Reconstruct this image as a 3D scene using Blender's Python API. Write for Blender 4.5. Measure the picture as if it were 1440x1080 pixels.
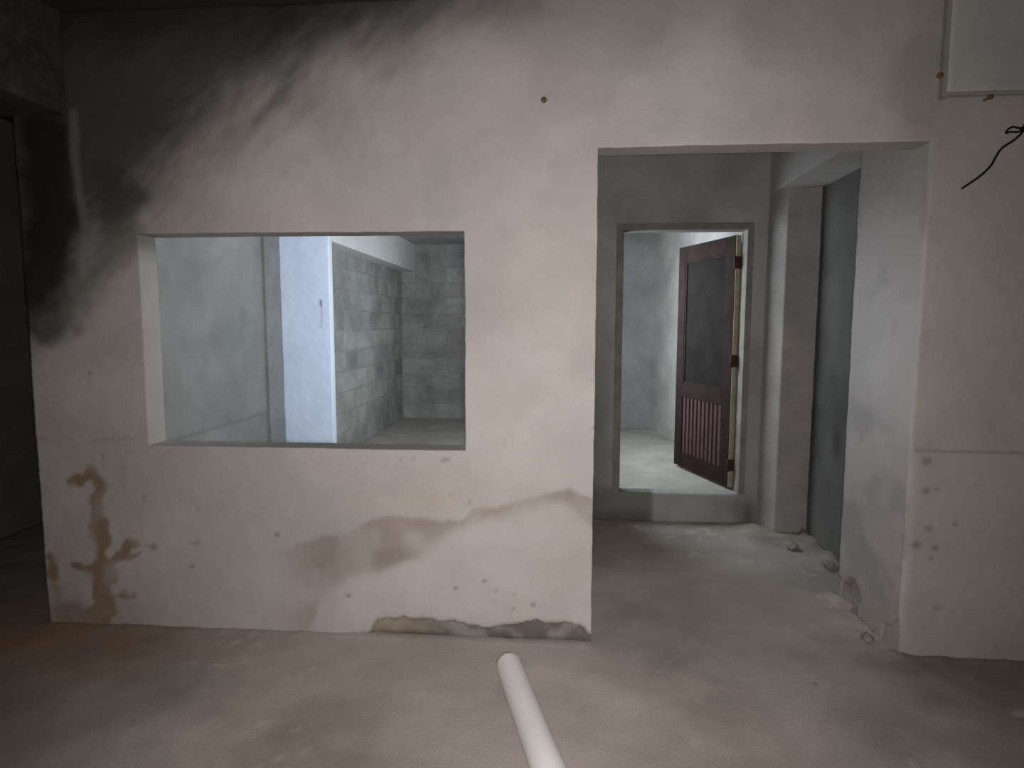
import bpy, bmesh, math, random
import numpy as np
from mathutils import Vector, Matrix

for o in list(bpy.data.objects):
    bpy.data.objects.remove(o, do_unlink=True)
scene = bpy.context.scene
C = scene.collection
random.seed(4)

# ------------------------------------------------------------------ camera
EYE = np.array([0.0, 0.0, 1.5])
FPX, YAW, PITCH, ROLL = 875.0, math.radians(4.19), math.radians(5.59), math.radians(0.104)
fw = np.array([-math.sin(YAW) * math.cos(PITCH), math.cos(YAW) * math.cos(PITCH), -math.sin(PITCH)])
r0 = np.array([math.cos(YAW), math.sin(YAW), 0.0])
u0 = np.cross(r0, fw)
rt = math.cos(ROLL) * r0 + math.sin(ROLL) * u0
up = -math.sin(ROLL) * r0 + math.cos(ROLL) * u0
cam_data = bpy.data.cameras.new('camera')
cam = bpy.data.objects.new('camera', cam_data)
C.objects.link(cam)
cam_data.sensor_width = 36.0
cam_data.lens = 36.0 * FPX / 1440.0
cam_data.clip_start = 0.02
cam.matrix_world = Matrix(((rt[0], up[0], -fw[0], EYE[0]), (rt[1], up[1], -fw[1], EYE[1]),
                           (rt[2], up[2], -fw[2], EYE[2]), (0, 0, 0, 1)))
scene.camera = cam

# ------------------------------------------------------------------ light
vs = scene.view_settings
vs.view_transform = 'Standard'
vs.look = 'None'
vs.gamma = 1.0
vs.use_curve_mapping = False
vs.exposure = 0.0
world = bpy.data.worlds.new('world')
scene.world = world
world.use_nodes = True
world.node_tree.nodes['Background'].inputs[0].default_value = (0.55, 0.70, 1.0, 1)
world.node_tree.nodes['Background'].inputs[1].default_value = 0.06


def area(name, loc, direction, sx, sy, watts, color, spread=180, shape='RECTANGLE'):
    d = bpy.data.lights.new(name, 'AREA')
    d.shape = shape
    d.size = sx
    if shape == 'RECTANGLE':
        d.size_y = sy
    d.energy = watts
    d.color = color
    d.spread = math.radians(spread)
    o = bpy.data.objects.new(name, d)
    o.location = loc
    o.rotation_euler = Vector(direction).to_track_quat('-Z', 'Y').to_euler()
    C.objects.link(o)
    return o


DAY = (0.86, 0.94, 1.0)
# the small lamp of the photographer's phone, a hand's breadth from the lens
area('phone_torch', (0.03, -0.03, 1.49), (-0.045, 1.0, -0.15), 0.05, 0.05, 33.0, (1.0, 0.935, 0.915), spread=130, shape='DISK')
# daylight at unseen windows, added with an air shaft to light the rooms
area('daylight_room', (-0.42, 4.05, 1.70), (-1, 0.62, -0.05), 1.1, 1.3, 29.0, DAY, 172)
area('daylight_room_rear', (-0.42, 6.35, 1.60), (-1, 0, -0.15), 0.8, 1.0, 10.5, DAY)
area('daylight_far_room', (0.13, 5.45, 1.72), (1, 0.05, -0.35), 1.1, 1.0, 39.0, DAY)
area('jamb_fill', (0.14, 4.35, 1.45), (1, -0.95, -0.05), 0.3, 0.9, 0.65, (0.75, 0.86, 1.0), 44)  # weak lamp added to brighten the pier's jamb

# ------------------------------------------------------------------ helpers: numpy noise
def vnoise(P, freq, seed=0):
    """3-D value noise in 0..1, P is (n,3)"""
    Q = P * freq
    I = np.floor(Q).astype(np.int64)
    Fr = Q - I
    Fr = Fr * Fr * (3 - 2 * Fr)

    def h(ix, iy, iz):
        n = (ix * 374761393 + iy * 668265263 + iz * 2147483647 + seed * 1274126177) & 0xffffffff
        n = ((n ^ (n >> 13)) * 1274126177) & 0xffffffff
        n = (n ^ (n >> 16)) & 0xffffffff
        return n / 4294967295.0
    out = 0
    for dx in (0, 1):
        for dy in (0, 1):
            for dz in (0, 1):
                w = (Fr[:, 0] if dx else 1 - Fr[:, 0]) * (Fr[:, 1] if dy else 1 - Fr[:, 1]) * (Fr[:, 2] if dz else 1 - Fr[:, 2])
                out = out + w * h(I[:, 0] + dx, I[:, 1] + dy, I[:, 2] + dz)
    return out


def fbm(P, freq, seed=0, octv=4, gain=0.5):
    a, s, t = 1.0, 0.0, 0.0
    for k in range(octv):
        s = s + a * vnoise(P, freq * 2 ** k, seed + 17 * k)
        t += a
        a *= gain
    return s / t


def sstep(a, b, x):
    t = np.clip((x - a) / (b - a), 0, 1)
    return t * t * (3 - 2 * t)


def dist_poly(x, y, pts):
    """distance from points to a polyline"""
    best = np.full(x.shape, 1e9)
    for (ax, ay), (bx, by) in zip(pts[:-1], pts[1:]):
        dx, dy = bx - ax, by - ay
        t = np.clip(((x - ax) * dx + (y - ay) * dy) / (dx * dx + dy * dy + 1e-12), 0, 1)
        best = np.minimum(best, np.hypot(x - ax - t * dx, y - ay - t * dy))
    return best


WALL_Y = 2.81


def on_wall(px, py, Y=WALL_Y):
    """metric place (x, z) on the wall plane that a mark in the photograph has"""
    d = rt * (px - 720) / FPX - up * (py - 540) / FPX + fw
    t = Y / d[1]
    return d[0] * t, 1.5 + d[2] * t


def mix(col, target, m):
    return col * (1 - m[:, None]) + np.array(target)[None, :] * m[:, None]


# ------------------------------------------------------------------ helpers: materials
def mat(name, color, rough=0.92, var=0.18, scale=3.0, fine=60.0, bump=0.25, tint=False, rand=0.0, spec=0.2,
        second=None, second_amt=0.5):
    m = bpy.data.materials.new(name)
    m.use_nodes = True
    nt = m.node_tree
    N, L = nt.nodes, nt.links
    b = N['Principled BSDF']
    b.inputs['Roughness'].default_value = rough
    b.inputs['Specular IOR Level'].default_value = spec
    tc = N.new('ShaderNodeTexCoord')
    geo = N.new('ShaderNodeNewGeometry')
    n1 = N.new('ShaderNodeTexNoise')
    n1.inputs['Scale'].default_value = scale
    n1.inputs['Detail'].default_value = 6
    n1.inputs['Roughness'].default_value = 0.6
    n2 = N.new('ShaderNodeTexNoise')
    n2.inputs['Scale'].default_value = fine
    n2.inputs['Detail'].default_value = 3
    L.new(geo.outputs['Position'], n1.inputs['Vector'])
    L.new(geo.outputs['Position'], n2.inputs['Vector'])
    mr = N.new('ShaderNodeMapRange')
    mr.inputs['From Min'].default_value = 0.3
    mr.inputs['From Max'].default_value = 0.7
    mr.inputs['To Min'].default_value = 1 - var
    mr.inputs['To Max'].default_value = 1 + var
    L.new(n1.outputs['Fac'], mr.inputs['Value'])
    mr2 = N.new('ShaderNodeMapRange')
    mr2.inputs['From Min'].default_value = 0.25
    mr2.inputs['From Max'].default_value = 0.75
    mr2.inputs['To Min'].default_value = 1 - var * 0.55
    mr2.inputs['To Max'].default_value = 1 + var * 0.55
    L.new(n2.outputs['Fac'], mr2.inputs['Value'])
    mul = N.new('ShaderNodeMath')
    mul.operation = 'MULTIPLY'
    L.new(mr.outputs[0], mul.inputs[0])
    L.new(mr2.outputs[0], mul.inputs[1])
    fac = mul.outputs[0]
    if rand:
        oi = N.new('ShaderNodeObjectInfo')
        mr3 = N.new('ShaderNodeMapRange')
        mr3.inputs['To Min'].default_value = 1 - rand
        mr3.inputs['To Max'].default_value = 1 + rand
        L.new(oi.outputs['Random'], mr3.inputs['Value'])
        m3 = N.new('ShaderNodeMath')
        m3.operation = 'MULTIPLY'
        L.new(fac, m3.inputs[0])
        L.new(mr3.outputs[0], m3.inputs[1])
        fac = m3.outputs[0]
    base = N.new('ShaderNodeMix')
    base.data_type = 'RGBA'
    base.inputs[6].default_value = (*color, 1)
    base.inputs[7].default_value = (*(second or color), 1)
    n3 = N.new('ShaderNodeTexNoise')
    n3.inputs['Scale'].default_value = scale * 0.55
    n3.inputs['Detail'].default_value = 4
    L.new(geo.outputs['Position'], n3.inputs['Vector'])
    mr4 = N.new('ShaderNodeMapRange')
    mr4.inputs['From Min'].default_value = 0.42
    mr4.inputs['From Max'].default_value = 0.66
    mr4.inputs['To Max'].default_value = second_amt if second else 0
    L.new(n3.outputs['Fac'], mr4.inputs['Value'])
    L.new(mr4.outputs[0], base.inputs[0])
    sc = N.new('ShaderNodeVectorMath')
    sc.operation = 'SCALE'
    L.new(base.outputs[2], sc.inputs[0])
    L.new(fac, sc.inputs['Scale'])
    out = sc.outputs[0]
    if tint:
        at = N.new('ShaderNodeAttribute')
        at.attribute_name = 'tint'
        vm = N.new('ShaderNodeVectorMath')
        vm.operation = 'MULTIPLY'
        L.new(out, vm.inputs[0])
        L.new(at.outputs['Color'], vm.inputs[1])
        out = vm.outputs[0]
    L.new(out, b.inputs['Base Color'])
    if bump:
        bp = N.new('ShaderNodeBump')
        bp.inputs['Strength'].default_value = bump
        bp.inputs['Distance'].default_value = 0.01
        add = N.new('ShaderNodeMath')
        add.operation = 'ADD'
        L.new(n1.outputs['Fac'], add.inputs[0])
        L.new(n2.outputs['Fac'], add.inputs[1])
        L.new(add.outputs[0], bp.inputs['Height'])
        L.new(bp.outputs[0], b.inputs['Normal'])
    return m


M = {
    'plaster': mat('plaster', (0.505, 0.475, 0.455), var=0.085, scale=2.2, fine=150, bump=0.18, tint=True),
    'plaster_grey': mat('plaster_grey', (0.36, 0.355, 0.34), var=0.12, scale=2.5, fine=80, bump=0.2, tint=True,
                        second=(0.29, 0.295, 0.28), second_amt=0.7),
    'core': mat('core', (0.30, 0.295, 0.28), var=0.2, scale=6, fine=50, bump=0.5),
    'dark_plaster': mat('dark_plaster', (0.13, 0.128, 0.12), var=0.25, scale=2.0, fine=40, bump=0.3),
    'soffit': mat('soffit', (0.46, 0.45, 0.44), var=0.1, scale=3, fine=60, bump=0.2),
    'floor': mat('floor', (0.47, 0.425, 0.39), var=0.14, scale=2.4, fine=120, bump=0.3, tint=True),
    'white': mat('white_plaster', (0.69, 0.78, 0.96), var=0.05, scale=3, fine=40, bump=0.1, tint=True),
    'block': mat('block', (0.27, 0.275, 0.265), var=0.26, scale=3.0, fine=45, bump=0.5, rand=0.13,
                 second=(0.40, 0.405, 0.385), second_amt=0.6),
    'mortar': mat('mortar', (0.29, 0.295, 0.28), var=0.25, scale=5, fine=50, bump=0.4),
    'ceiling': mat('ceiling', (0.05, 0.049, 0.046), var=0.25, scale=2, fine=30, bump=0.3),
    'wood': mat('wood', (0.026, 0.0175, 0.0165), rough=0.85, var=0.22, scale=9, fine=90, bump=0.1, spec=0.08),
    'wood_panel': mat('wood_panel', (0.016, 0.0145, 0.0135), rough=0.85, var=0.25, scale=5, fine=60, bump=0.1, spec=0.08),
    'slat': mat('slat', (0.085, 0.052, 0.050), rough=0.85, var=0.2, scale=9, fine=90, bump=0.1, spec=0.08),
    'raw_wood': mat('raw_wood', (0.30, 0.275, 0.20), rough=0.8, var=0.2, scale=9, fine=90, bump=0.1),
    'frame': mat('frame', (0.19, 0.18, 0.165), rough=0.75, var=0.25, scale=7, fine=60, bump=0.15),
    'hinge': mat('hinge', (0.05, 0.028, 0.02), rough=0.7, var=0.3, scale=30, fine=150, bump=0.2),
    'rust': mat('rust', (0.17, 0.105, 0.045), rough=0.85, var=0.35, scale=60, fine=300, bump=0.3),
    'wire': mat('wire', (0.012, 0.012, 0.012), rough=0.6, var=0.1, bump=0),
    'plastic': mat('plastic', (0.93, 0.915, 0.895), rough=0.55, var=0.03, scale=4, fine=30, bump=0, spec=0.3),
    'chunk': mat('chunk', (0.27, 0.26, 0.24), var=0.2, scale=12, fine=90, bump=0.5),
}


# ------------------------------------------------------------------ helpers: meshes
def link(name, me, m, parent=None):
    o = bpy.data.objects.new(name, me)
    if m is not None and not me.materials:
        me.materials.append(m)
    C.objects.link(o)
    if parent is not None:
        o.parent = parent
    return o


def tag(o, label=None, cat=None, group=None, kind=None):
    if label:
        o['label'] = label
    if cat:
        o['category'] = cat
    if group:
        o['group'] = group
    if kind:
        o['kind'] = kind
    return o


def empty(name, loc):
    o = bpy.data.objects.new(name, None)
    o.location = loc
    o.empty_display_size = 0.1
    C.objects.link(o)
    return o


def boxes_mesh(name, boxes, bev=0.0):
    bm = bmesh.new()
    for (x0, x1, y0, y1, z0, z1) in boxes:
        v = [bm.verts.new(p) for p in ((x0, y0, z0), (x1, y0, z0), (x1, y1, z0), (x0, y1, z0),
                                       (x0, y0, z1), (x1, y0, z1), (x1, y1, z1), (x0, y1, z1))]
        for f in ((0, 3, 2, 1), (4, 5, 6, 7), (0, 1, 5, 4), (1, 2, 6, 5), (2, 3, 7, 6), (3, 0, 4, 7)):
            bm.faces.new([v[i] for i in f])
    if bev:
        bmesh.ops.bevel(bm, geom=list(bm.edges), offset=bev, segments=2, affect='EDGES', profile=0.5)
    me = bpy.data.meshes.new(name)
    bm.to_mesh(me)
    bm.free()
    return me


def struct(name, boxes, m, label, cat='wall', bev=0.0):
    return tag(link(name, boxes_mesh(name, boxes, bev), m), label, cat, kind='structure')


def uneven(P, amp):
    """hand-made unevenness, the same for surfaces that meet at an edge"""
    out = np.zeros_like(P)
    for k in range(3):
        out[:, k] = (fbm(P, 3.5, 100 + k, 3) - 0.5) * amp * 2 + (vnoise(P, 28.0, 140 + k) - 0.5) * amp * 0.6
    return out


def surf(name, origin, eu, ev, U, V, step, m, parent=None, holes=(), thick=0.03, tint=None, disp=None, amp=0.004):
    """a coat of plaster or screed: a fine grid with its own relief, stains as vertex colours, and a rim"""
    eu, ev, origin = (np.array(a, float) for a in (eu, ev, origin))
    n = np.cross(eu, ev)

    def ticks(a, b, extra):
        base = np.linspace(a, b, max(2, int(round((b - a) / step)) + 1))
        keep = [t for t in base if all(abs(t - e) > step * 0.4 for e in extra) or t in (a, b)]
        return np.array(sorted(set(keep) | {e for e in extra if a < e < b}))
    us = ticks(*U, [h[0] for h in holes] + [h[1] for h in holes])
    vs_ = ticks(*V, [h[2] for h in holes] + [h[3] for h in holes])
    gu, gv = np.meshgrid(us, vs_, indexing='ij')
    u, v = gu.ravel(), gv.ravel()
    P = origin + u[:, None] * eu + v[:, None] * ev
    nu, nv = len(us), len(vs_)
    ii, jj = np.meshgrid(np.arange(nu - 1), np.arange(nv - 1), indexing='ij')
    ii, jj = ii.ravel(), jj.ravel()
    cu, cv = (us[ii] + us[ii + 1]) / 2, (vs_[jj] + vs_[jj + 1]) / 2
    ok = np.ones(len(cu), bool)
    for h in holes:
        ok &= ~((cu > h[0]) & (cu < h[1]) & (cv > h[2]) & (cv < h[3]))
    ii, jj = ii[ok], jj[ok]
    a = ii * nv + jj
    Fq = np.stack([a, a + nv, a + nv + 1, a + 1], 1)
    T = np.ones((len(P), 3)) if tint is None else tint(P, u, v)
    D = np.zeros(len(P)) if disp is None else disp(P, u, v)
    Pd = P + uneven(P, amp) + n[None, :] * D[:, None]
    # rim
    E = np.concatenate([Fq[:, [0, 1]], Fq[:, [1, 2]], Fq[:, [2, 3]], Fq[:, [3, 0]]])
    key = np.minimum(E[:, 0], E[:, 1]) * len(P) + np.maximum(E[:, 0], E[:, 1])
    _, inv, cnt = np.unique(key, return_inverse=True, return_counts=True)
    B = E[cnt[inv] == 1]
    bv = np.unique(B)
    remap = np.full(len(P), -1)
    remap[bv] = len(P) + np.arange(len(bv))
    back = P[bv] + uneven(P[bv], amp) * 0.5 - n[None, :] * thick
    rim = np.stack([B[:, 1], B[:, 0], remap[B[:, 0]], remap[B[:, 1]]], 1)
    allP = np.concatenate([Pd, back])
    allT = np.concatenate([T, T[bv]])
    allF = np.concatenate([Fq, rim])
    used = np.unique(allF)
    rm = np.full(len(allP), -1)
    rm[used] = np.arange(len(used))
    allP, allT, allF = allP[used], allT[used], rm[allF]
    me = bpy.data.meshes.new(name)
    me.vertices.add(len(allP))
    me.vertices.foreach_set('co', allP.astype(np.float32).ravel())
    me.loops.add(len(allF) * 4)
    me.loops.foreach_set('vertex_index', allF.astype(np.int32).ravel())
    me.polygons.add(len(allF))
    me.polygons.foreach_set('loop_start', np.arange(0, len(allF) * 4, 4, dtype=np.int32))
    me.polygons.foreach_set('use_smooth', np.concatenate([np.ones(len(Fq), bool), np.zeros(len(rim), bool)]))
    me.update(calc_edges=True)
    at = me.attributes.new('tint', 'FLOAT_COLOR', 'POINT')
    at.data.foreach_set('color', np.concatenate([allT, np.ones((len(allT), 1))], 1).astype(np.float32).ravel())
    return link(name, me, m, parent)


def tube(name, pts, radius, m, parent=None, seg=10, close_ends=True):
    bm = bmesh.new()
    rings = []
    pts = [Vector(p) for p in pts]
    rad = radius if isinstance(radius, (list, tuple)) else [radius] * len(pts)
    for i, p in enumerate(pts):
        d = (pts[min(i + 1, len(pts) - 1)] - pts[max(i - 1, 0)]).normalized()
        a = d.cross(Vector((0, 0, 1)))
        if a.length < 1e-3:
            a = d.cross(Vector((1, 0, 0)))
        a.normalize()
        b = d.cross(a)
        rings.append([bm.verts.new(p + (a * math.cos(t) + b * math.sin(t)) * rad[i])
                      for t in [2 * math.pi * k / seg for k in range(seg)]])
    for r1, r2 in zip(rings[:-1], rings[1:]):
        for k in range(seg):
            bm.faces.new((r1[k], r1[(k + 1) % seg], r2[(k + 1) % seg], r2[k]))
    if close_ends:
        bm.faces.new(rings[0][::-1])
        bm.faces.new(rings[-1])
    bmesh.ops.recalc_face_normals(bm, faces=bm.faces)
    me = bpy.data.meshes.new(name)
    bm.to_mesh(me)
    bm.free()
    for p in me.polygons:
        p.use_smooth = True
    return link(name, me, m, parent)


def prism(name, foot, z0, z1, m, parent=None, bev=0.0):
    bm = bmesh.new()
    lo = [bm.verts.new((x, y, z0)) for x, y in foot]
    hi = [bm.verts.new((x, y, z1)) for x, y in foot]
    bm.faces.new(lo[::-1])
    bm.faces.new(hi)
    for k in range(len(foot)):
        j = (k + 1) % len(foot)
        bm.faces.new((lo[k], lo[j], hi[j], hi[k]))
    bmesh.ops.recalc_face_normals(bm, faces=bm.faces)
    if bev:
        bmesh.ops.bevel(bm, geom=list(bm.edges), offset=bev, segments=2, affect='EDGES', profile=0.5)
    me = bpy.data.meshes.new(name)
    bm.to_mesh(me)
    bm.free()
    return link(name, me, m, parent)


# ------------------------------------------------------------------ measures
CEIL = 2.90
WIN = (-1.953, -0.420, 0.912, 1.909)          # the wall opening
DOORWAY = (0.168, 1.555, -0.5, 2.260)         # the passage through the wall
TH = 0.13
END_L = -2.526
ZR = 0.225                                     # raised floor of the rooms behind
YB = 4.68                                      # rear wall of the little corridor

# ------------------------------------------------------------------ floor
def floor_tint(P, u, v):
    T = np.ones((len(P), 3))
    big = fbm(P, 1.1, 3, 5)
    T = mix(T, (0.72, 0.70, 0.68), sstep(0.48, 0.72, big) * 0.8)
    T = mix(T, (1.28, 1.27, 1.26), sstep(0.50, 0.68, fbm(P, 1.7, 9, 5)) * 0.55)
    # dusty pale strip inside the passage, trodden from the doorway forward
    lane = np.exp(-((P[:, 0] - 0.95) / 0.42) ** 2) * sstep(2.0, 2.7, P[:, 1]) * (1 - sstep(3.6, 4.4, P[:, 1]))
    T = mix(T, (1.30, 1.30, 1.28), lane * 0.55)
    # shadow painted at right wall's foot; darker corridor edges, dirt by the column
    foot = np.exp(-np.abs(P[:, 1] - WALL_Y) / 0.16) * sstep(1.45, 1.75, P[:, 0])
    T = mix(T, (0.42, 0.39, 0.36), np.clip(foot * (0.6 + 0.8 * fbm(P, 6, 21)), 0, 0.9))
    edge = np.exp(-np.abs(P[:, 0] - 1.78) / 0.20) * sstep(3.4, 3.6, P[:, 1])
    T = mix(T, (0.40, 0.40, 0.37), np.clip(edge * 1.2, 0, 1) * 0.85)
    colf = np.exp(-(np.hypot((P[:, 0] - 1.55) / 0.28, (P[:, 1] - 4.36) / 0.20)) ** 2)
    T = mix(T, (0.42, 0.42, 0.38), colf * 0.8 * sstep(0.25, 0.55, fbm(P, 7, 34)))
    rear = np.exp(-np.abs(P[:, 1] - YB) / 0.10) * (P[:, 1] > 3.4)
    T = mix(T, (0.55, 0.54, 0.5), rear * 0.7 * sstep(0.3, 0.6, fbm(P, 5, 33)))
    wob = (fbm(P, 2.6, 35, 4) - 0.5)
    shade_r = sstep(0.0, 0.55, (P[:, 0] - 1.22) * 0.75 + (2.80 - P[:, 1]) * 0.10 + wob * 0.6) * sstep(2.86, 2.80, P[:, 1])
    shade_l = sstep(0.0, 0.9, (-1.25 - P[:, 0]) * 0.9 + wob * 0.7)
    T = mix(T, (0.50, 0.475, 0.45), np.clip(shade_r + shade_l, 0, 1) * 0.9)  # shade and torch falloff painted into the floor at both front sides
    # rusty seepage by the left end of the wall
    seep = np.exp(-(np.hypot((P[:, 0] + 2.45) / 0.65, (P[:, 1] - 2.72) / 0.30)) ** 2)
    T = mix(T, (0.72, 0.50, 0.32), np.clip(seep * 1.3 * fbm(P, 5, 44) * 1.4, 0, 0.85))
    spots = sstep(0.80, 0.86, vnoise(P, 22, 61)) * sstep(0.5, 0.7, fbm(P, 2, 62))
    T = mix(T, (1.5, 1.48, 1.45), spots * 0.4)
    return T


def floor_disp(P, u, v):
    d = (fbm(P, 7, 70, 4) - 0.5) * 0.008
    ridge = np.exp(-np.abs(P[:, 1] - WALL_Y + 0.01) / 0.035) * ((P[:, 0] < 0.17) | (P[:, 0] > 1.55)) * (P[:, 0] > END_L)
    d += ridge * 0.018 * fbm(P, 14, 71)
    ridge2 = np.exp(-np.abs(P[:, 0] - 1.53) / 0.05) * (P[:, 1] > 2.78) * (P[:, 1] < 3.5)
    d += ridge2 * 0.03 * sstep(0.35, 0.7, fbm(P, 11, 72))
    ridge3 = np.exp(-np.abs(P[:, 0] - 1.75) / 0.06) * (P[:, 1] > 3.4)
    d += ridge3 * 0.05 * sstep(0.3, 0.7, fbm(P, 9, 73))
    d += np.exp(-np.hypot(P[:, 0] - 1.45, P[:, 1] - 4.58) / 0.08) * 0.04
    return np.clip(d, -0.004, 0.08)


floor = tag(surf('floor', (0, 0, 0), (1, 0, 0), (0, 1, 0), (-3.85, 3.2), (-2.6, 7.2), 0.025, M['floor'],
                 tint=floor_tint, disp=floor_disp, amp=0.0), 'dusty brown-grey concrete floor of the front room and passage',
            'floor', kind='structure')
struct('ceiling', [(-3.85, 3.2, -2.6, 7.2, CEIL, CEIL + 0.12)], M['ceiling'],
       'dark sooty ceiling above the front room', 'ceiling')

# ------------------------------------------------------------------ the main wall with its opening and passage
H0, H1, H2, H3 = WIN
I = 0.016
YF, YR = WALL_Y + 0.042, WALL_Y + TH - 0.004
core_boxes = [
    (END_L + I, H0 - I, YF, YR, 0, CEIL), (H0 - I, H1 + I, YF, YR, 0, H2 - I), (H0 - I, H1 + I, YF, YR, H3 + I, CEIL),
    (H1 + I, DOORWAY[0] - I, YF, YR, 0, CEIL), (DOORWAY[0] - I, DOORWAY[1] + I, YF, YR, DOORWAY[3] + I, CEIL),
]
wall_main = struct('wall_back', core_boxes, M['soffit'],
                   'blotchy plastered partition wall with a square opening and a wide passage')

W = on_wall
soot_line = [W(760, -60), W(600, 25), W(450, 105), W(340, 180), W(240, 270), W(165, 350), W(110, 420), W(38, 480)]
tide = [W(360, 800), W(394, 768), W(430, 758), W(470, 750), W(510, 737), W(545, 727), W(600, 728), W(648, 735), W(668, 714),
        W(700, 709), W(735, 700), W(770, 697), W(800, 689), W(832, 700)]
tide_low = [W(425, 900), W(440, 878), W(455, 838), W(490, 812), W(540, 800), W(585, 790), W(612, 772), W(640, 748), W(690, 730),
            W(740, 718), W(790, 710), W(832, 745)]
tide_x, tide_z = (np.array([t[k] for t in tide]) for k in (0, 1))
low_x, low_z = (np.array([t[k] for t in tide_low]) for k in (0, 1))
giraffe = [([W(97, 677), W(122, 672), W(132, 666)], 0.020), ([W(128, 664), W(138, 685), W(138, 730)], 0.034),
           ([W(138, 730), W(141, 770), W(146, 800)], 0.042), ([W(146, 800), W(147, 850), W(140, 875)], 0.058),
           ([W(150, 795), W(175, 778), W(180, 768)], 0.026), ([W(178, 768), W(214, 767)], 0.018),
           ([W(180, 785), W(196, 778)], 0.018), ([W(106, 797), W(140, 800)], 0.014), ([W(160, 836), W(188, 840)], 0.016),
           ([W(95, 850), W(160, 885)], 0.028), ([W(70, 780), W(80, 830), W(90, 880)], 0.022),
           ([W(82, 868), W(190, 888)], 0.022)]
notch = [W(520, 890), W(530, 872), W(545, 868), W(562, 870), W(590, 872), W(612, 874), W(640, 874), W(665, 880),
         W(690, 884), W(715, 879), W(745, 875), W(790, 875), W(815, 881), W(832, 895)]
notch_x = np.array([t[0] for t in notch])
notch_z = np.array([t[1] for t in notch])
JOINT = W(1285, 633)[1]


def notch_mask(P, soft):
    top = np.interp(P[:, 0], notch_x, notch_z, left=-0.2, right=-0.2)
    top = top + (fbm(P, 22, 200, 3) - 0.5) * 0.035
    return sstep(-soft, soft, top - P[:, 2]) * (P[:, 0] < 0.17)


def lintel_groove(P):
    x, z = P[:, 0], P[:, 2]
    return np.maximum((np.abs(x - 1.588) < 0.008) * (z > 2.435), (np.abs(z - 2.447) < 0.008) * (x > 1.58)).astype(float)


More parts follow.
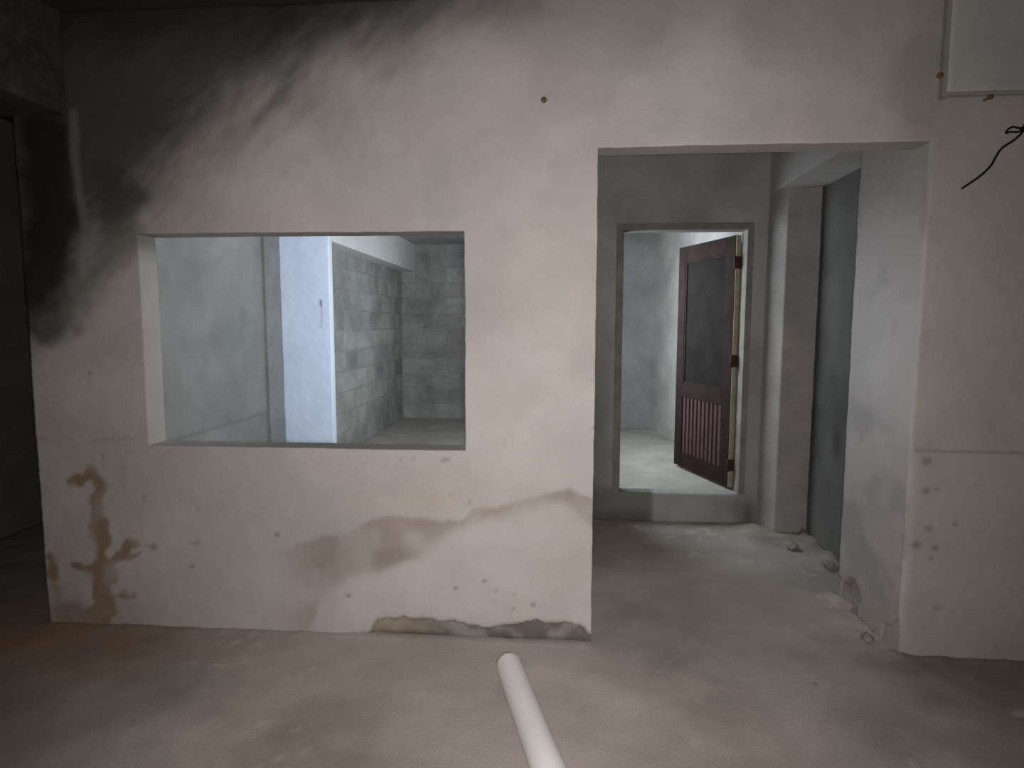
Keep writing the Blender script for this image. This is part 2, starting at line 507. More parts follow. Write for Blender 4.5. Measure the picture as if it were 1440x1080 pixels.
def wall_tint(P, u, v):
    x, z = P[:, 0], P[:, 2]
    Q = P.copy()
    n_mid = fbm(P, 3.0, 5, 5)
    n_hi = fbm(P, 11.0, 6, 4)
    T = np.ones((len(P), 3))
    # broad cloudy variation of the skim coat
    T *= (0.94 + 0.13 * sstep(0.35, 0.65, fbm(P, 1.3, 8, 4)))[:, None]
    T = mix(T, (0.87, 0.895, 0.88), sstep(0.46, 0.64, n_mid) * 0.65)
    T = mix(T, (1.05, 0.995, 0.98), sstep(0.5, 0.7, fbm(P, 1.7, 18, 4)) * 0.6)
    # greyer and darker towards the left end
    grey = sstep(-0.7, -2.2, x) * (0.6 + 0.4 * n_mid)
    T = mix(T, (0.82, 0.82, 0.80), grey * 0.55)
    # right end of the wall beyond the passage: greyer and darker
    rgt = sstep(1.40, 1.62, x + (n_mid - 0.5) * 0.25)
    T = mix(T, (0.78, 0.785, 0.75), rgt * 0.9)
    gpatch = np.exp(-((x - W(1300, 120)[0]) / 0.13) ** 2 - ((z - W(1300, 110)[1]) / 0.26) ** 2)
    T = mix(T, (0.62, 0.63, 0.58), np.clip(gpatch * 1.3 * (0.4 + n_hi), 0, 0.75))
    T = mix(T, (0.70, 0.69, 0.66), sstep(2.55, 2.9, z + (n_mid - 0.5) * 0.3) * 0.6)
    # soot: streaks that run diagonally out of the upper left corner
    ux, uz = 0.72, 0.69
    S = np.stack([(x * ux + z * uz) * 0.30, (x * -uz + z * ux), P[:, 1]], 1)
    streak = fbm(S, 9.0, 12, 4)
    lx = np.array([p[0] for p in soot_line][::-1])
    lz = np.array([p[1] for p in soot_line][::-1])
    sd = np.interp(x, lx, lz, left=lz[0] - 0.3, right=lz[-1] + 0.6)
    fine_streak = fbm(S, 24.0, 13, 3)
    depth = (z - sd) * 0.95 + (streak - 0.5) * 0.30 + (fine_streak - 0.5) * 0.24 + (n_mid - 0.5) * 0.25
    soot = sstep(-0.24, 0.40, depth)
    T = mix(T, (0.100, 0.104, 0.094), soot * 0.93)
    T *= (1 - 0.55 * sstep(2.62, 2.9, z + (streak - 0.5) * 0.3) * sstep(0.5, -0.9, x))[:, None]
    # heavy black lick at the corner under the beam
    lick = [W(60, 190), W(75, 300), W(62, 380), W(60, 440)]
    dl = dist_poly(x, z, lick) + (n_hi - 0.5) * 0.10
    T = mix(T, (0.045, 0.043, 0.038), sstep(0.19, 0.07, dl) * 0.95)
    lick2 = [W(150, 245), W(155, 280), W(185, 275), W(160, 300)]
    T = mix(T, (0.11, 0.11, 0.10), sstep(0.13, 0.02, dist_poly(x, z, lick2) + (n_hi - 0.5) * 0.12) * 0.8)
    lick3 = [W(70, 455), W(95, 440), W(120, 400), W(180, 330)]
    T = mix(T, (0.30, 0.31, 0.28), sstep(0.13, 0.02, dist_poly(x, z, lick3) + (n_hi - 0.5) * 0.14) * 0.7)
    # the rubbed pale arris that stays clean in the soot
    ar = dist_poly(x, z, [W(103, 160), W(106, 225), W(112, 275), W(122, 325)])
    T = mix(T, (0.36, 0.345, 0.32), sstep(0.035, 0.008, ar + (n_hi - 0.5) * 0.02) * 0.75)
        # tide mark
    wv = (fbm(P, 9, 31, 4) - 0.5) * 0.07
    below = np.interp(x, tide_x, tide_z) + wv - z
    above = z - np.interp(x, low_x, low_z) + (fbm(P, 6, 36, 3) - 0.5) * 0.07
    left = sstep(W(365, 800)[0], W(470, 800)[0], x)
    m_top = sstep(-0.014, 0.016, below) * left * (x < 0.17)
    band = m_top * sstep(-0.035, 0.045, above)
    T = mix(T, (0.71, 0.675, 0.635), band * (0.45 + 0.75 * sstep(0.3, 0.65, fbm(P, 5, 32, 3))))
    T = mix(T, (0.66, 0.62, 0.57), m_top * np.exp(-np.clip(below, 0, 9) / 0.03) * (x > W(640, 0)[0]) * 0.45)
    pale = m_top * sstep(0.02, -0.06, above) * sstep(W(440, 800)[0], W(520, 800)[0], x)
    T = mix(T, (1.07, 1.06, 1.065), pale * 0.55)
    halo = np.exp(-((x - W(600, 700)[0]) / 0.35) ** 2 - ((z - W(600, 706)[1]) / 0.05) ** 2)
    T = mix(T, (1.04, 0.99, 0.88), halo * 0.6)
    # brown rust stains low at the left end
    g = np.zeros(len(P))
    wob = (fbm(P, 16, 41, 4) - 0.5) * 0.075
    for pts, r in giraffe:
        g = np.maximum(g, sstep(r + 0.012, r - 0.012, dist_poly(x, z, pts) + wob))
    T = mix(T, (0.52, 0.38, 0.25), g * (0.45 + 0.5 * sstep(0.35, 0.62, fbm(P, 7, 43, 3))))
    low = sstep(0.22, 0.0, z + (n_hi - 0.5) * 0.25) * sstep(-1.9, -2.4, x)
    T = mix(T, (0.45, 0.37, 0.28), low * 0.6)
    # broken skirting strip: bare dark concrete with an ochre lip
    nm = notch_mask(P, 0.006)
    T = mix(T, (0.30, 0.305, 0.295), nm * (0.65 + 0.35 * sstep(0.35, 0.6, n_hi)))
    och = nm * sstep(W(640, 890)[0], W(560, 890)[0], x)
    T = mix(T, (0.66, 0.58, 0.45), och * 0.75)
    lip = np.clip(notch_mask(P + np.array([[0, 0, -0.018]]), 0.012) - nm, 0, 1)
    T = mix(T, (0.80, 0.74, 0.64), lip * 0.6)
    dark = sstep(0.030, 0.006, z) * sstep(W(480, 900)[0], W(530, 900)[0], x) * (x < 0.17)
    T = mix(T, (0.22, 0.215, 0.20), dark * sstep(0.35, 0.5, fbm(P, 6, 210)) * 0.8)
    T = mix(T, (0.30, 0.29, 0.26), lintel_groove(P) * 0.8)
    # scattered pits
    pits = sstep(0.83, 0.90, vnoise(P, 30, 51)) * sstep(0.48, 0.62, fbm(P, 2.3, 52))
    T = mix(T, (0.50, 0.49, 0.46), pits * 0.5 * (z < 0.9))
    for px, py, r in ((127, 525, .008), (760, 315, .007), (270, 797, .014), (1303, 648, .02), (1302, 690, .022),
                      (1317, 688, .012), (1343, 737, .012), (1306, 743, .014), (1314, 770, .014), (1308, 785, .010),
                      (1355, 762, .008), (1288, 766, .02), (390, 752, .012), (640, 828, .009), (682, 816, .010), (698, 830, .008), (724, 835, .008), (722, 855, .009), (690, 845, .007), (750, 850, .010), (783, 828, .007), (835, 600, .006), (490, 838, .012)):
        cx, cz = W(px, py)
        d = np.hypot((x - cx) * 0.8, z - cz) + (n_hi - 0.5) * 0.012
        T = mix(T, (0.40, 0.40, 0.37), sstep(r * 1.25, r * 0.3, d) * 0.7)
    # brick-hatch rubbed places by the doorway edge
    rub = np.exp(-((x - W(800, 780)[0]) / 0.10) ** 2 - ((z - W(770, 775)[1]) / 0.12) ** 2)
    T = mix(T, (0.84, 0.82, 0.79), rub * n_hi)
    # joint between two render coats
    jl = np.abs(z - JOINT - (fbm(P, 4, 60) - 0.5) * 0.012)
    T = mix(T, (0.52, 0.50, 0.46), sstep(0.010, 0.002, jl) * (x > 1.565) * 0.8)
    jl2 = np.abs(z - W(150, 618)[1] - (fbm(P, 4, 63) - 0.5) * 0.02)
    T = mix(T, (0.7, 0.69, 0.66), sstep(0.012, 0.003, jl2) * sstep(-1.98, -2.1, x) * sstep(0.4, 0.6, n_hi) * 0.6)
    wetr = sstep(0.34, 0.02, z + (n_mid - 0.5) * 0.35) * sstep(1.60, 2.0, x)
    T = mix(T, (0.68, 0.67, 0.62), wetr * 0.7)
    return T


def wall_disp(P, u, v):
    d = -notch_mask(P, 0.005) * (0.016 + 0.014 * fbm(P, 18, 220, 3))
    jl = np.abs(P[:, 2] - JOINT - (fbm(P, 4, 60) - 0.5) * 0.012)
    d -= sstep(0.010, 0.003, jl) * (P[:, 0] > 1.57) * 0.004
    d += (P[:, 0] > 1.57) * sstep(JOINT + 0.006, JOINT - 0.006, P[:, 2]) * 0.004
    d -= lintel_groove(P) * 0.030
    pits = sstep(0.83, 0.90, vnoise(P, 30, 51)) * sstep(0.48, 0.62, fbm(P, 2.3, 52))
    d -= pits * 0.004 * (P[:, 2] < 0.9)
    return d


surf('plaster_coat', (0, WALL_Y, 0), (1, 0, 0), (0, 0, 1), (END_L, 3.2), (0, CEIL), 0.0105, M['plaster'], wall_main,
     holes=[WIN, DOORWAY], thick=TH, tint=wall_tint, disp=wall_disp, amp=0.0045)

# the thick pier right of the passage
pier = struct('wall_pier', [(DOORWAY[1] + 0.035, 3.2, WALL_Y + 0.05, 3.42, 0, CEIL)], M['core'],
              'deep grey pier wall at the right side of the passage')


def jamb_chip(P):
    edge = -0.01 + 0.17 * sstep(0.35, 0.65, fbm(P, 7, 400, 3))
    return sstep(-0.010, 0.010, edge + (fbm(P, 24, 401, 3) - 0.5) * 0.08 - P[:, 2])


def jamb_tint(P, u, v):
    T = np.ones((len(P), 3)) * 1.04
    n = fbm(P, 4, 402, 5)
    T = mix(T, (0.78, 0.79, 0.78), sstep(0.48, 0.66, n) * 0.8)
    sm = np.exp(-((P[:, 2] - 0.72) / 0.12) ** 2) * sstep(0.35, 0.6, fbm(P, 3, 404))
    T = mix(T, (0.60, 0.61, 0.60), sm * 0.9)
    T = mix(T, (0.70, 0.72, 0.68), sstep(1.9, 2.2, P[:, 2]) * 0.7)
    T = mix(T, (0.40, 0.39, 0.36), jamb_chip(P) * 0.85)
    lowd = sstep(0.35, 0.1, P[:, 2] + (n - 0.5) * 0.4)
    return mix(T, (0.78, 0.77, 0.75), lowd * 0.6)


surf('jamb_coat', (DOORWAY[1] - 0.006, 0, 0), (0, -1, 0), (0, 0, 1), (-3.42, -WALL_Y), (0, CEIL), 0.012, M['plaster'], pier,
     holes=[(-WALL_Y - TH - 0.004, -WALL_Y + 0.1, DOORWAY[3] + 0.004, CEIL + 0.1)],
     tint=jamb_tint, disp=lambda P, u, v: -jamb_chip(P) * (0.015 + 0.02 * fbm(P, 16, 405)), thick=0.012, amp=0.0045)

# ------------------------------------------------------------------ beams of the front room
struct('beam_left', [(-2.62, -2.257, -2.55, WALL_Y - 0.002, 2.445, CEIL - 0.001)], mat('sooty_concrete', (0.06, 0.06, 0.056), var=0.45, scale=3, fine=30, bump=0.4),
       'sooty concrete beam running along the ceiling at upper left', 'beam', bev=0.008)
br = empty('beam_right', (2.2, WALL_Y, 2.445))
tag(br, 'pale plastered lintel block at upper right, standing proud of the wall', 'beam', kind='structure')


def lintel_tint(P, u, v):
    return np.ones((len(P), 3)) * (0.80 + 0.28 * fbm(P, 3, 420, 4))[:, None] * np.array([[0.96, 0.99, 0.97]])


b0 = surf('lintel_face', (0, WALL_Y - 0.006, 0), (1, 0, 0), (0, 0, 1), (1.596, 3.2), (2.455, CEIL), 0.02, M['plaster'],
          thick=0.03, tint=lintel_tint, amp=0.004)
b0.parent = br
b0.matrix_parent_inverse = Matrix.Translation((-2.2, -WALL_Y, -2.445))

# the rest of the front room around the viewer
struct('wall_left', [(-3.97, -3.85, -2.6, 7.2, -0.1, CEIL)], M['dark_plaster'], 'dark wall of the unlit side passage at far left')
struct('wall_right', [(3.2, 3.32, -2.6, 3.42, -0.1, CEIL)], M['dark_plaster'], 'right side wall of the front room, outside the picture')
struct('wall_front', [(-3.97, 3.32, -2.72, -2.6, -0.1, CEIL)], M['dark_plaster'], 'wall of the front room behind the viewer')
struct('wall_passage_end', [(-3.85, END_L, 7.2, 7.3, -0.1, CEIL)], M['dark_plaster'], 'dark end wall of the side passage at far left')

# ------------------------------------------------------------------ corridor behind the passage
def wall_with_holes_x(x0, x1, y0, y1, z0, z1, holes):
    """boxes of a wall that runs along y and has window holes (ya, yb, za, zb)"""
    out, y = [], y0
    for ya, yb, za, zb in holes:
        out += [(x0, x1, y, ya, z0, z1), (x0, x1, ya, yb, z0, za), (x0, x1, ya, yb, zb, z1)]
        y = yb
    return out + [(x0, x1, y, y1, z0, z1)]


struct('wall_corridor_left', wall_with_holes_x(0.0, 0.10, WALL_Y + TH, 7.64, 0, CEIL, [(4.15, 4.55, 0.95, 1.95), (4.9, 6.0, 1.2, 2.2)]),
       M['core'], 'wall left of the corridor and far room with windows added for daylight, hidden by the partition')

DO = (0.470, 1.362, ZR, 2.180)
wc = struct('wall_corridor', [(0.10, DO[0] - 0.03, YB + 0.02, YB + 0.12, 0, CEIL), (DO[1] + 0.03, 2.0, YB + 0.02, YB + 0.12, 0, CEIL),
                              (DO[0] - 0.03, DO[1] + 0.03, YB + 0.02, YB + 0.12, DO[3] + 0.02, CEIL),
                              (DO[0] - 0.03, DO[1] + 0.03, YB + 0.02, YB + 0.12, 0, DO[2] - 0.003)],
            M['core'], 'dim grey end wall of the corridor holding the open brown door')


def corr_tint(P, u, v):
    x, z = P[:, 0], P[:, 2]
    n = fbm(P, 4, 500, 5)
    T = np.ones((len(P), 3)) * 0.95
    T = mix(T, (0.72, 0.73, 0.70), sstep(0.45, 0.65, n) * 0.6)
    T = mix(T, (0.85, 0.83, 0.81), sstep(2.15, 2.45, z) * 0.7)
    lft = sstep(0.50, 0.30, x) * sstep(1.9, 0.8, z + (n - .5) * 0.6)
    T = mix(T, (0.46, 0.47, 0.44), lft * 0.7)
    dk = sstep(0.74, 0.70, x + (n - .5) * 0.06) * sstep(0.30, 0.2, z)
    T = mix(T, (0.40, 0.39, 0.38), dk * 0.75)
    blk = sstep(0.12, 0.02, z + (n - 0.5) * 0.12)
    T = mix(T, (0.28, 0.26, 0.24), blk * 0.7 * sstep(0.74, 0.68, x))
    rr = np.exp(-((x - 1.44) / 0.06) ** 2) * sstep(0.35, 0.05, z)
    T = mix(T, (0.30, 0.24, 0.21), rr * 0.7)
    return T


surf('plaster_coat', (0, YB, 0), (1, 0, 0), (0, 0, 1), (0.10, 1.80), (0, CEIL), 0.02, M['plaster_grey'], wc,
     holes=[DO], tint=corr_tint, thick=0.10, amp=0.004,
     disp=lambda P, u, v: 0.012 * sstep(0.235, 0.215, P[:, 2]) * sstep(0.715, 0.73, P[:, 0]) * (P[:, 0] < 1.36))


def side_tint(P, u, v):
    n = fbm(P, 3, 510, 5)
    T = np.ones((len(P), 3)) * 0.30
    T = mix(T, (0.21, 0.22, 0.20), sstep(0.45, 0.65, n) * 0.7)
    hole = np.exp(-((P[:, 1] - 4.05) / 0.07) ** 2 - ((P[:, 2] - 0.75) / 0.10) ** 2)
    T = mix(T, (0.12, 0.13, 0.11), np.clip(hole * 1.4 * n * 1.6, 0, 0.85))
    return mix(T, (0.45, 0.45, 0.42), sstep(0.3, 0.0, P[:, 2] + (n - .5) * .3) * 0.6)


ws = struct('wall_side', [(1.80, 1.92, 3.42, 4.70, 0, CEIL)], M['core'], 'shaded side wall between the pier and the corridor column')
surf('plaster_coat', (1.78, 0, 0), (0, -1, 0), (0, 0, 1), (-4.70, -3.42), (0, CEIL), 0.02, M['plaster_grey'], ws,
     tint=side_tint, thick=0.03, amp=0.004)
col = prism('column', [(1.497, YB), (1.565, 4.48), (1.80, 4.46), (1.80, YB)], 0, 2.43,
            mat('column_plaster', (0.32, 0.30, 0.28), var=0.14, scale=4, fine=60, bump=0.3, second=(0.24, 0.235, 0.225), second_amt=0.7),
            bev=0.012)
tag(col, 'squat plastered column at the right end of the corridor', 'column', kind='structure')
struct('beam_corridor', [(1.50, 1.80, 3.40, YB, 2.42, CEIL - 0.001)], M['soffit'],
       'pale concrete beam above the corridor column', 'beam', bev=0.003)

# ------------------------------------------------------------------ room behind the square opening
XB, YBACK, CB = -2.07, 8.17, 2.525
XC, YC = -1.876, 5.05
struct('floor_room', [(-2.526, -0.30, WALL_Y + TH, YBACK + 0.1, 0.10, ZR)],
       mat('screed', (0.34, 0.32, 0.29), var=0.2, scale=2.5, fine=50, bump=0.3), 'raised dusty floor of the room behind the square opening', 'floor')
struct('ceiling_room', [(-2.526, 0.0, WALL_Y + TH, YBACK + 0.1, CB, CB + 0.1)],
       mat('slab', (0.40, 0.40, 0.39), var=0.15, scale=3, fine=40, bump=0.2), 'concrete ceiling of the room behind the square opening', 'ceiling')
wl = struct('wall_room_left', [(END_L, -2.335, WALL_Y + TH, YC + 0.35, 0, CEIL)], M['core'],
            'smooth grey plastered wall at left, seen through the square opening')
STRIP = 4.80
DADO = 0.78


def rl_tint(P, u, v):
    y, z = P[:, 1], P[:, 2]
    n = fbm(P, 2.2, 600, 5)
    T = np.ones((len(P), 3)) * 0.67
    T = mix(T, (0.53, 0.545, 0.55), sstep(0.45, 0.65, n) * 0.7)
    T = mix(T, (0.78, 0.79, 0.82), sstep(0.5, 0.68, fbm(P, 3.3, 601, 4)) * 0.6)
    ln = np.abs(z - DADO - (fbm(P, 5, 602) - .5) * 0.02)
    T = mix(T, (0.45, 0.46, 0.46), sstep(0.020, 0.004, ln) * 0.85)
    for yy, zz in ((4.93, 0.96),):
        T = mix(T, (0.2, 0.2, 0.2), sstep(0.02, 0.006, np.hypot(y - yy, z - zz)) * 0.8)
    return T


surf('plaster_coat', (-2.32, 0, 0), (0, 1, 0), (0, 0, 1), (WALL_Y + TH, STRIP), (ZR, CB), 0.02, M['plaster_grey'], wl,
     tint=rl_tint, disp=lambda P, u, v: -0.004 * sstep(0.012, 0.004, np.abs(P[:, 2] - DADO - (fbm(P, 5, 602) - .5) * 0.02)),
     thick=0.018, amp=0.004)


def cw_tint(P, u, v):
    n = fbm(P, 3, 620, 5)
    T = np.ones((len(P), 3)) * 1.0
    S = P * np.array([[5.0, 1.0, 0.6]])
    T = mix(T, (0.90, 0.92, 0.94), sstep(0.45, 0.65, fbm(S, 3, 621, 4)) * 0.6)
    c = on_wall(452, 424, YC), on_wall(452, 462, YC)
    c2 = on_wall(451, 422, YC), on_wall(451.5, 430, YC)
    d = dist_poly(P[:, 0], P[:, 2], [c[0], c[1]])
    T = mix(T, (0.35, 0.36, 0.4), sstep(0.010, 0.002, d) * 0.5)
    T = mix(T, (0.14, 0.14, 0.17), sstep(0.012, 0.003, dist_poly(P[:, 0], P[:, 2], list(c2))) * 0.8)
    base = sstep(0.45, 0.25, P[:, 2] + (n - .5) * 0.2)
    return mix(T, (0.88, 0.88, 0.88), base * 0.4)


pil = link('pilaster', boxes_mesh('pilaster', [(-2.34, -2.292, STRIP - 0.01, YC + 0.05, ZR, CB)], 0.006),
           mat('pilaster', (0.22, 0.215, 0.215), var=0.15, scale=5, fine=50, bump=0.3), wl)
cwr = struct('column_white', [(-2.33, XC - 0.01, YC + 0.015, YC + 0.10, ZR, CB)],
             mat('white_core', (0.72, 0.73, 0.74), var=0.05, bump=0.1), 'bright white plastered column seen through the square opening', 'column')
surf('plaster_coat', (0, YC, 0), (1, 0, 0), (0, 0, 1), (-2.297, XC), (ZR, CB), 0.012, M['white'], cwr,
     tint=cw_tint, thick=0.03, amp=0.005)
struct('beam_white', [(XB - 0.05, XC, YC + 0.02, YBACK, 2.172, CB - 0.001)],
       mat('white_beam', (0.66, 0.665, 0.66), var=0.08, scale=2, fine=40, bump=0.15),
       'white plastered beam over the block wall in the room behind the opening', 'beam', bev=0.006)

# block walls of that room: every block is a piece of its own in recessed mortar
BW, BH, G = 0.40, 0.20, 0.009


def block_mesh(w, h, d):
    me = boxes_mesh('concrete_block', [(0, w, 0, d, 0, h)], bev=0.006)
    me.materials.append(M['block'])
    return me


wbl = struct('wall_block_side', [(XB - 0.14, XB - 0.004, YC + 0.10, YBACK + 0.1, 0, CB)], M['mortar'],
             'grey concrete block wall under the white beam')
wbr = struct('wall_block_rear', [(XB - 0.10, -0.30, YBACK + 0.004, YBACK + 0.14, 0, CB)], M['mortar'],
             'dark concrete block wall at the far end of the room behind the opening')
rb = random.Random(9)
cache = {}


def lay(parent, length, place):
    rows = int((CB - ZR) / BH) + 1
    for r in range(rows):
        z = ZR + r * BH
        h = min(BH, CB - z) - G
        if h < 0.04:
            continue
        s = -(r % 2) * BW / 2
        while s < length:
            a, b = max(s, 0), min(s + BW, length)
            s += BW
            if b - a < 0.06:
                continue
            key = (round(b - a - G, 3), round(h, 3))
            if key not in cache:
                cache[key] = block_mesh(key[0], key[1], 0.05)
            o = bpy.data.objects.new('concrete_block', cache[key])
            C.objects.link(o)
            o.parent = parent
            place(o, a + G / 2, z + G / 2, rb.uniform(-0.002, 0.002))


def place_side(o, s, z, j):      # face looks to +x, runs along y
    o.rotation_euler = (0, 0, math.pi / 2)
    o.location = (XB + j, YC + 0.10 + s, z)


def place_rear(o, s, z, j):      # face looks to -y, runs along x
    o.location = (XB + s, YBACK + j, z)


lay(wbl, YBACK - YC - 0.10, place_side)
lay(wbr, -0.40 - XB, place_rear)
struct('wall_room_right', wall_with_holes_x(-0.40, -0.30, WALL_Y + TH, YBACK + 0.1, 0, CEIL,
                                            [(3.25, 4.85, 1.0, 2.4), (5.9, 6.8, 1.05, 2.2)]),
       M['core'], 'right wall of the room with windows added for daylight, hidden behind the partition')

# ------------------------------------------------------------------ far room behind the brown door
struct('floor_far', [(0.10, 2.0, YB + 0.12, 7.76, 0.10, ZR), (DO[0] - 0.03, DO[1] + 0.03, YB + 0.10, YB + 0.121, 0.10, ZR)],
       mat('far_floor', (0.40, 0.385, 0.35), var=0.18, scale=3, fine=40, bump=0.3), 'pale raised floor of the far room behind the door', 'floor')
struct('ceiling_far', [(0.0, 2.0, YB + 0.12, 7.76, 2.60, 2.70)], M['soffit'], 'ceiling of the far room behind the door', 'ceiling')
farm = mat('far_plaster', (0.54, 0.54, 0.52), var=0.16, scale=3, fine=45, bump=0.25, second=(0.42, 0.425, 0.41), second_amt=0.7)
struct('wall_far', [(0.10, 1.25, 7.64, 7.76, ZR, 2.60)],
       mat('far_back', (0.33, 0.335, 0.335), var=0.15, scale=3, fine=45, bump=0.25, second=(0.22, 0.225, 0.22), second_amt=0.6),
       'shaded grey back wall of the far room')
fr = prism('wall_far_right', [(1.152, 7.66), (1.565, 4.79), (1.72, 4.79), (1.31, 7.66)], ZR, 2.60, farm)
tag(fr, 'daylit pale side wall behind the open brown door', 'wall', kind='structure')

# door frame
tf = empty('trim_1', (0.9, YB, ZR))
tag(tf, 'worn grey-brown wooden frame around the doorway in the corridor wall', 'door frame', kind='structure')


def frame_bar(name, box):
    o = link(name, boxes_mesh(name, [box], bev=0.004), M['frame'], tf)
    o.matrix_parent_inverse = Matrix.Translation((-0.9, -YB, -ZR))
    return o


frame_bar('jamb', (DO[0] - 0.045, DO[0] + 0.006, YB - 0.014, YB + 0.125, ZR, DO[3] + 0.04))
frame_bar('jamb', (DO[1] - 0.006, DO[1] + 0.040, YB - 0.014, YB + 0.125, ZR, DO[3] + 0.04))
frame_bar('head', (DO[0] - 0.045, DO[1] + 0.040, YB - 0.015, YB + 0.125, DO[3] - 0.006, DO[3] + 0.042))

# the brown door, ajar into the far room: local x along the leaf from the hinge, local y = thickness, z up
LW, LH, LT = 0.835, 1.905, 0.045
HX, HY = 1.352, 4.815
ang = math.atan2(0.80, -0.262)
door = empty('door_1', (HX, HY, ZR + 0.022))
door.rotation_euler = (0, 0, ang)
tag(door, 'dark brown wooden door with louvred foot, standing open into the far room', 'door', kind='structure')


def dpart(name, x0, x1, y0, y1, z0, z1, m, bev=0.003, parent=door):
    return link(name, boxes_mesh(name, [(x0, x1, y0, y1, z0, z1)], bev), m, parent)


# camera sees the +y side of the leaf (it looks to the left, towards the viewer)
SW = 0.115
dpart('stile', 0.0, SW, 0, LT, 0, LH, M['wood'])
dpart('stile', LW - SW, LW, 0, LT, 0, LH, M['wood'])
dpart('rail', SW, LW - SW, 0, LT, LH - 0.125, LH, M['wood'])
dpart('rail', SW, LW - SW, 0, LT, 0.62, 0.735, M['wood'])
dpart('rail', SW, LW - SW, 0, LT, 0, 0.13, M['wood'])
pn = dpart('panel', SW, LW - SW, 0.012, LT - 0.014, 0.735, LH - 0.125, M['wood_panel'])
for nm, b in (('moulding', (SW, SW + 0.018, 0.735, LH - 0.125)), ('moulding', (LW - SW - 0.018, LW - SW, 0.735, LH - 0.125)),
              ('moulding', (SW + 0.018, LW - SW - 0.018, 0.735, 0.753)),
              ('moulding', (SW + 0.018, LW - SW - 0.018, LH - 0.143, LH - 0.125))):
    dpart(nm, b[0], b[1], LT - 0.016, LT - 0.004, b[2], b[3], M['wood'], 0.002, pn)
dpart('back_board', SW, LW - SW, 0.004, 0.012, 0.13, 0.62, M['wood'])
NS = 10
sw = (LW - 2 * SW) / NS
slat_me = boxes_mesh('slat', [(-sw * 0.30, sw * 0.30, 0.012, LT - 0.006, 0.13, 0.62)], 0.003)
slat_me.materials.append(M['slat'])
for k in range(NS):
    o = bpy.data.objects.new('slat', slat_me)
    C.objects.link(o)
    o.parent = door
    o.location = (SW + (k + 0.5) * sw, 0, 0)
tag(dpart('edge_strip', -0.007, 0.0, 0.004, LT - 0.004, 0.0, LH, M['raw_wood'], 0.001), 'bare yellowish wood along the hinge edge')
tag(dpart('edge_strip', -0.012, 0.0, -0.030, -0.001, 0.05, LH - 0.05, M['raw_wood'], 0.001), 'bare yellowish wood along the hinge edge')
for z in (LH - 0.20, LH * 0.51, 0.17):
    h = link('hinge', boxes_mesh('hinge', [(-0.016, 0.012, -0.032, LT + 0.004, z - 0.045, z + 0.045)], 0.003), M['hinge'], door)
    k = tube('hinge_pin', [(-0.012, LT + 0.008, z - 0.05), (-0.012, LT + 0.008, z + 0.05)], 0.008, M['hinge'], h, seg=8)

# ------------------------------------------------------------------ loose things
# white pipe lying on the floor towards the viewer
p0, p1 = Vector((-0.205, 2.535, 0.058)), Vector((0.20, 1.15, 0.058))
d = (p1 - p0)
R = 0.056
prof = [(0.000, 0.30), (0.006, 0.55), (0.018, 0.82), (0.036, 0.97), (0.055, 1.0), (0.4, 1.0), (0.999, 1.0)]
ln = d.length
pts = [p0 + d.normalized() * s if s < 0.3 else p0 + d * s for s, _ in prof]
pipe = tube('plastic_pipe', pts, [R * r for _, r in prof], M['plastic'], seg=40)
tag(pipe, 'white plastic pipe with a rounded end lying on the floor in front of the wall', 'pipe')

# hanging wire at the right edge
def wpt(px, py, off):
    x, z = on_wall(px, py)
    return (x, WALL_Y - off, z)


we = empty('electric_wire', wpt(1450, 150, 0.0))
wloc = Vector(we.location)
tag(we, 'black electric wire with a frayed loop sticking out of the wall at the right edge', 'wire')


def wstrand(name, path, r):
    # smooth the path
    P = [Vector(p) - wloc for p in path]
    out = []
    for i in range(len(P) - 1):
        a, b, c, e = P[max(i - 1, 0)], P[i], P[i + 1], P[min(i + 2, len(P) - 1)]
        for t in (0, .25, .5, .75):
            out.append(0.5 * ((2 * b) + (c - a) * t + (2 * a - 5 * b + 4 * c - e) * t * t + (3 * b - a - 3 * c + e) * t ** 3))
    out.append(P[-1])
    return tube(name, out, r, M['wire'], we, seg=8)


wstrand('strand', [wpt(1450, 150, 0.0), wpt(1438, 172, 0.03), wpt(1430, 188, 0.035), wpt(1418, 200, 0.035), wpt(1402, 211, 0.03),
                   wpt(1393, 224, 0.03), wpt(1386, 236, 0.03), wpt(1372, 250, 0.025), wpt(1350, 266, 0.012)], 0.0045)
wstrand('strand', [wpt(1446, 155, 0.0), wpt(1434, 178, 0.03), wpt(1426, 184, 0.035), wpt(1416, 182, 0.035), wpt(1409, 186, 0.035),
                   wpt(1406, 191, 0.035), wpt(1412, 189, 0.035), wpt(1424, 189, 0.035), wpt(1431, 183, 0.03)], 0.0042)


def bolt(px, py, label, size=0.012, length=0.03):
    e = empty('rusty_bolt', wpt(px, py, 0.0))
    tag(e, label, 'bolt', 'rusty bolts in the wall')
    tube('shank', [(0, 0.02, 0), (0, -length, 0)], size * 0.5, M['rust'], e, seg=8)
    tube('head', [(0, -length + 0.002, 0), (0, -length - 0.008, 0)], size, M['rust'], e, seg=6)


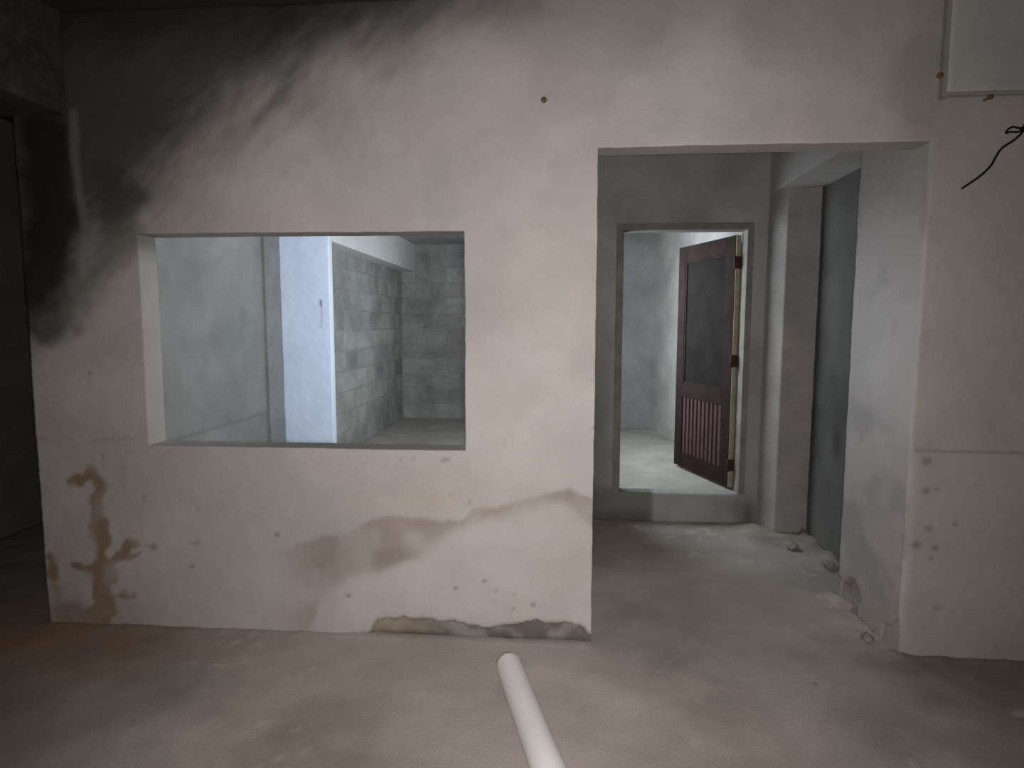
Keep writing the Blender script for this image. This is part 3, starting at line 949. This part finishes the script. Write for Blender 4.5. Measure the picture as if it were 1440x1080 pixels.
bolt(765, 142, 'small rusty bolt in the bare wall above the passage and square opening', 0.013, 0.012)
bolt(1319, 108, 'rusty bolt at the left edge of the pale lintel block', 0.012, 0.012)
bolt(1384, 141, 'rusty stub under the pale lintel block, above the black wire', 0.011, 0.034)
hk = tube('ceiling_hook', [(-0.056, WALL_Y - 0.06, CEIL + 0.01), (-0.056, WALL_Y - 0.06, 2.882), (-0.05, WALL_Y - 0.06, 2.868),
                           (-0.036, WALL_Y - 0.06, 2.866), (-0.028, WALL_Y - 0.06, 2.876)], 0.006, M['wire'], seg=8)
tag(hk, 'small black metal hook hanging from the ceiling at the top edge', 'hook')


def chunk(px, py, r, label, z=0.0, seed=0, flat=0.6, m='chunk'):
    dd = rt * (px - 720) / FPX - up * (py - 540) / FPX + fw
    t = (z - 1.5) / dd[2]
    x, y = dd[0] * t, dd[1] * t
    bm = bmesh.new()
    bmesh.ops.create_icosphere(bm, subdivisions=1, radius=r)
    rr = random.Random(seed)
    ax = [Vector((rr.gauss(0, 1), rr.gauss(0, 1), rr.gauss(0, 1))).normalized() for _ in range(9)]
    for v in bm.verts:
        n = v.co.normalized()
        k = 1.0
        for a in ax:
            q = n.dot(a)
            if q > 0.72:
                k = min(k, 0.72 / q)
        v.co = n * r * k * rr.uniform(0.97, 1.03)
        v.co.z *= flat
    me = bpy.data.meshes.new('concrete_chunk')
    bm.to_mesh(me)
    bm.free()
    o = link('concrete_chunk', me, M[m])
    zmin = min(v.co.z for v in me.vertices)
    o.location = (x, y, z - zmin + 0.004)
    tag(o, label, 'rubble', 'loose chunks of concrete along the walls')


chunk(1222, 868, 0.045, 'broken plaster lump at the foot of the pier, in the middle of its side', seed=1)
chunk(1219, 903, 0.042, 'dark grey concrete lump beside the front corner of the pier', seed=2, flat=0.5)
chunk(1203, 862, 0.026, 'small plaster crumb at the inner foot of the pier', seed=3)
chunk(1050, 728, 0.040, 'pale stone on the floor right of the brown door frame', seed=4, flat=0.9)
chunk(1112, 772, 0.060, 'flat dark chunk of rubble in front of the corridor column', seed=5, flat=0.45)
chunk(1165, 800, 0.055, 'chunk of rubble against the shaded side wall behind the pier', seed=6, flat=0.5)
chunk(1147, 966, 0.014, 'tiny white crumb on the open floor in front of the passage', seed=7)
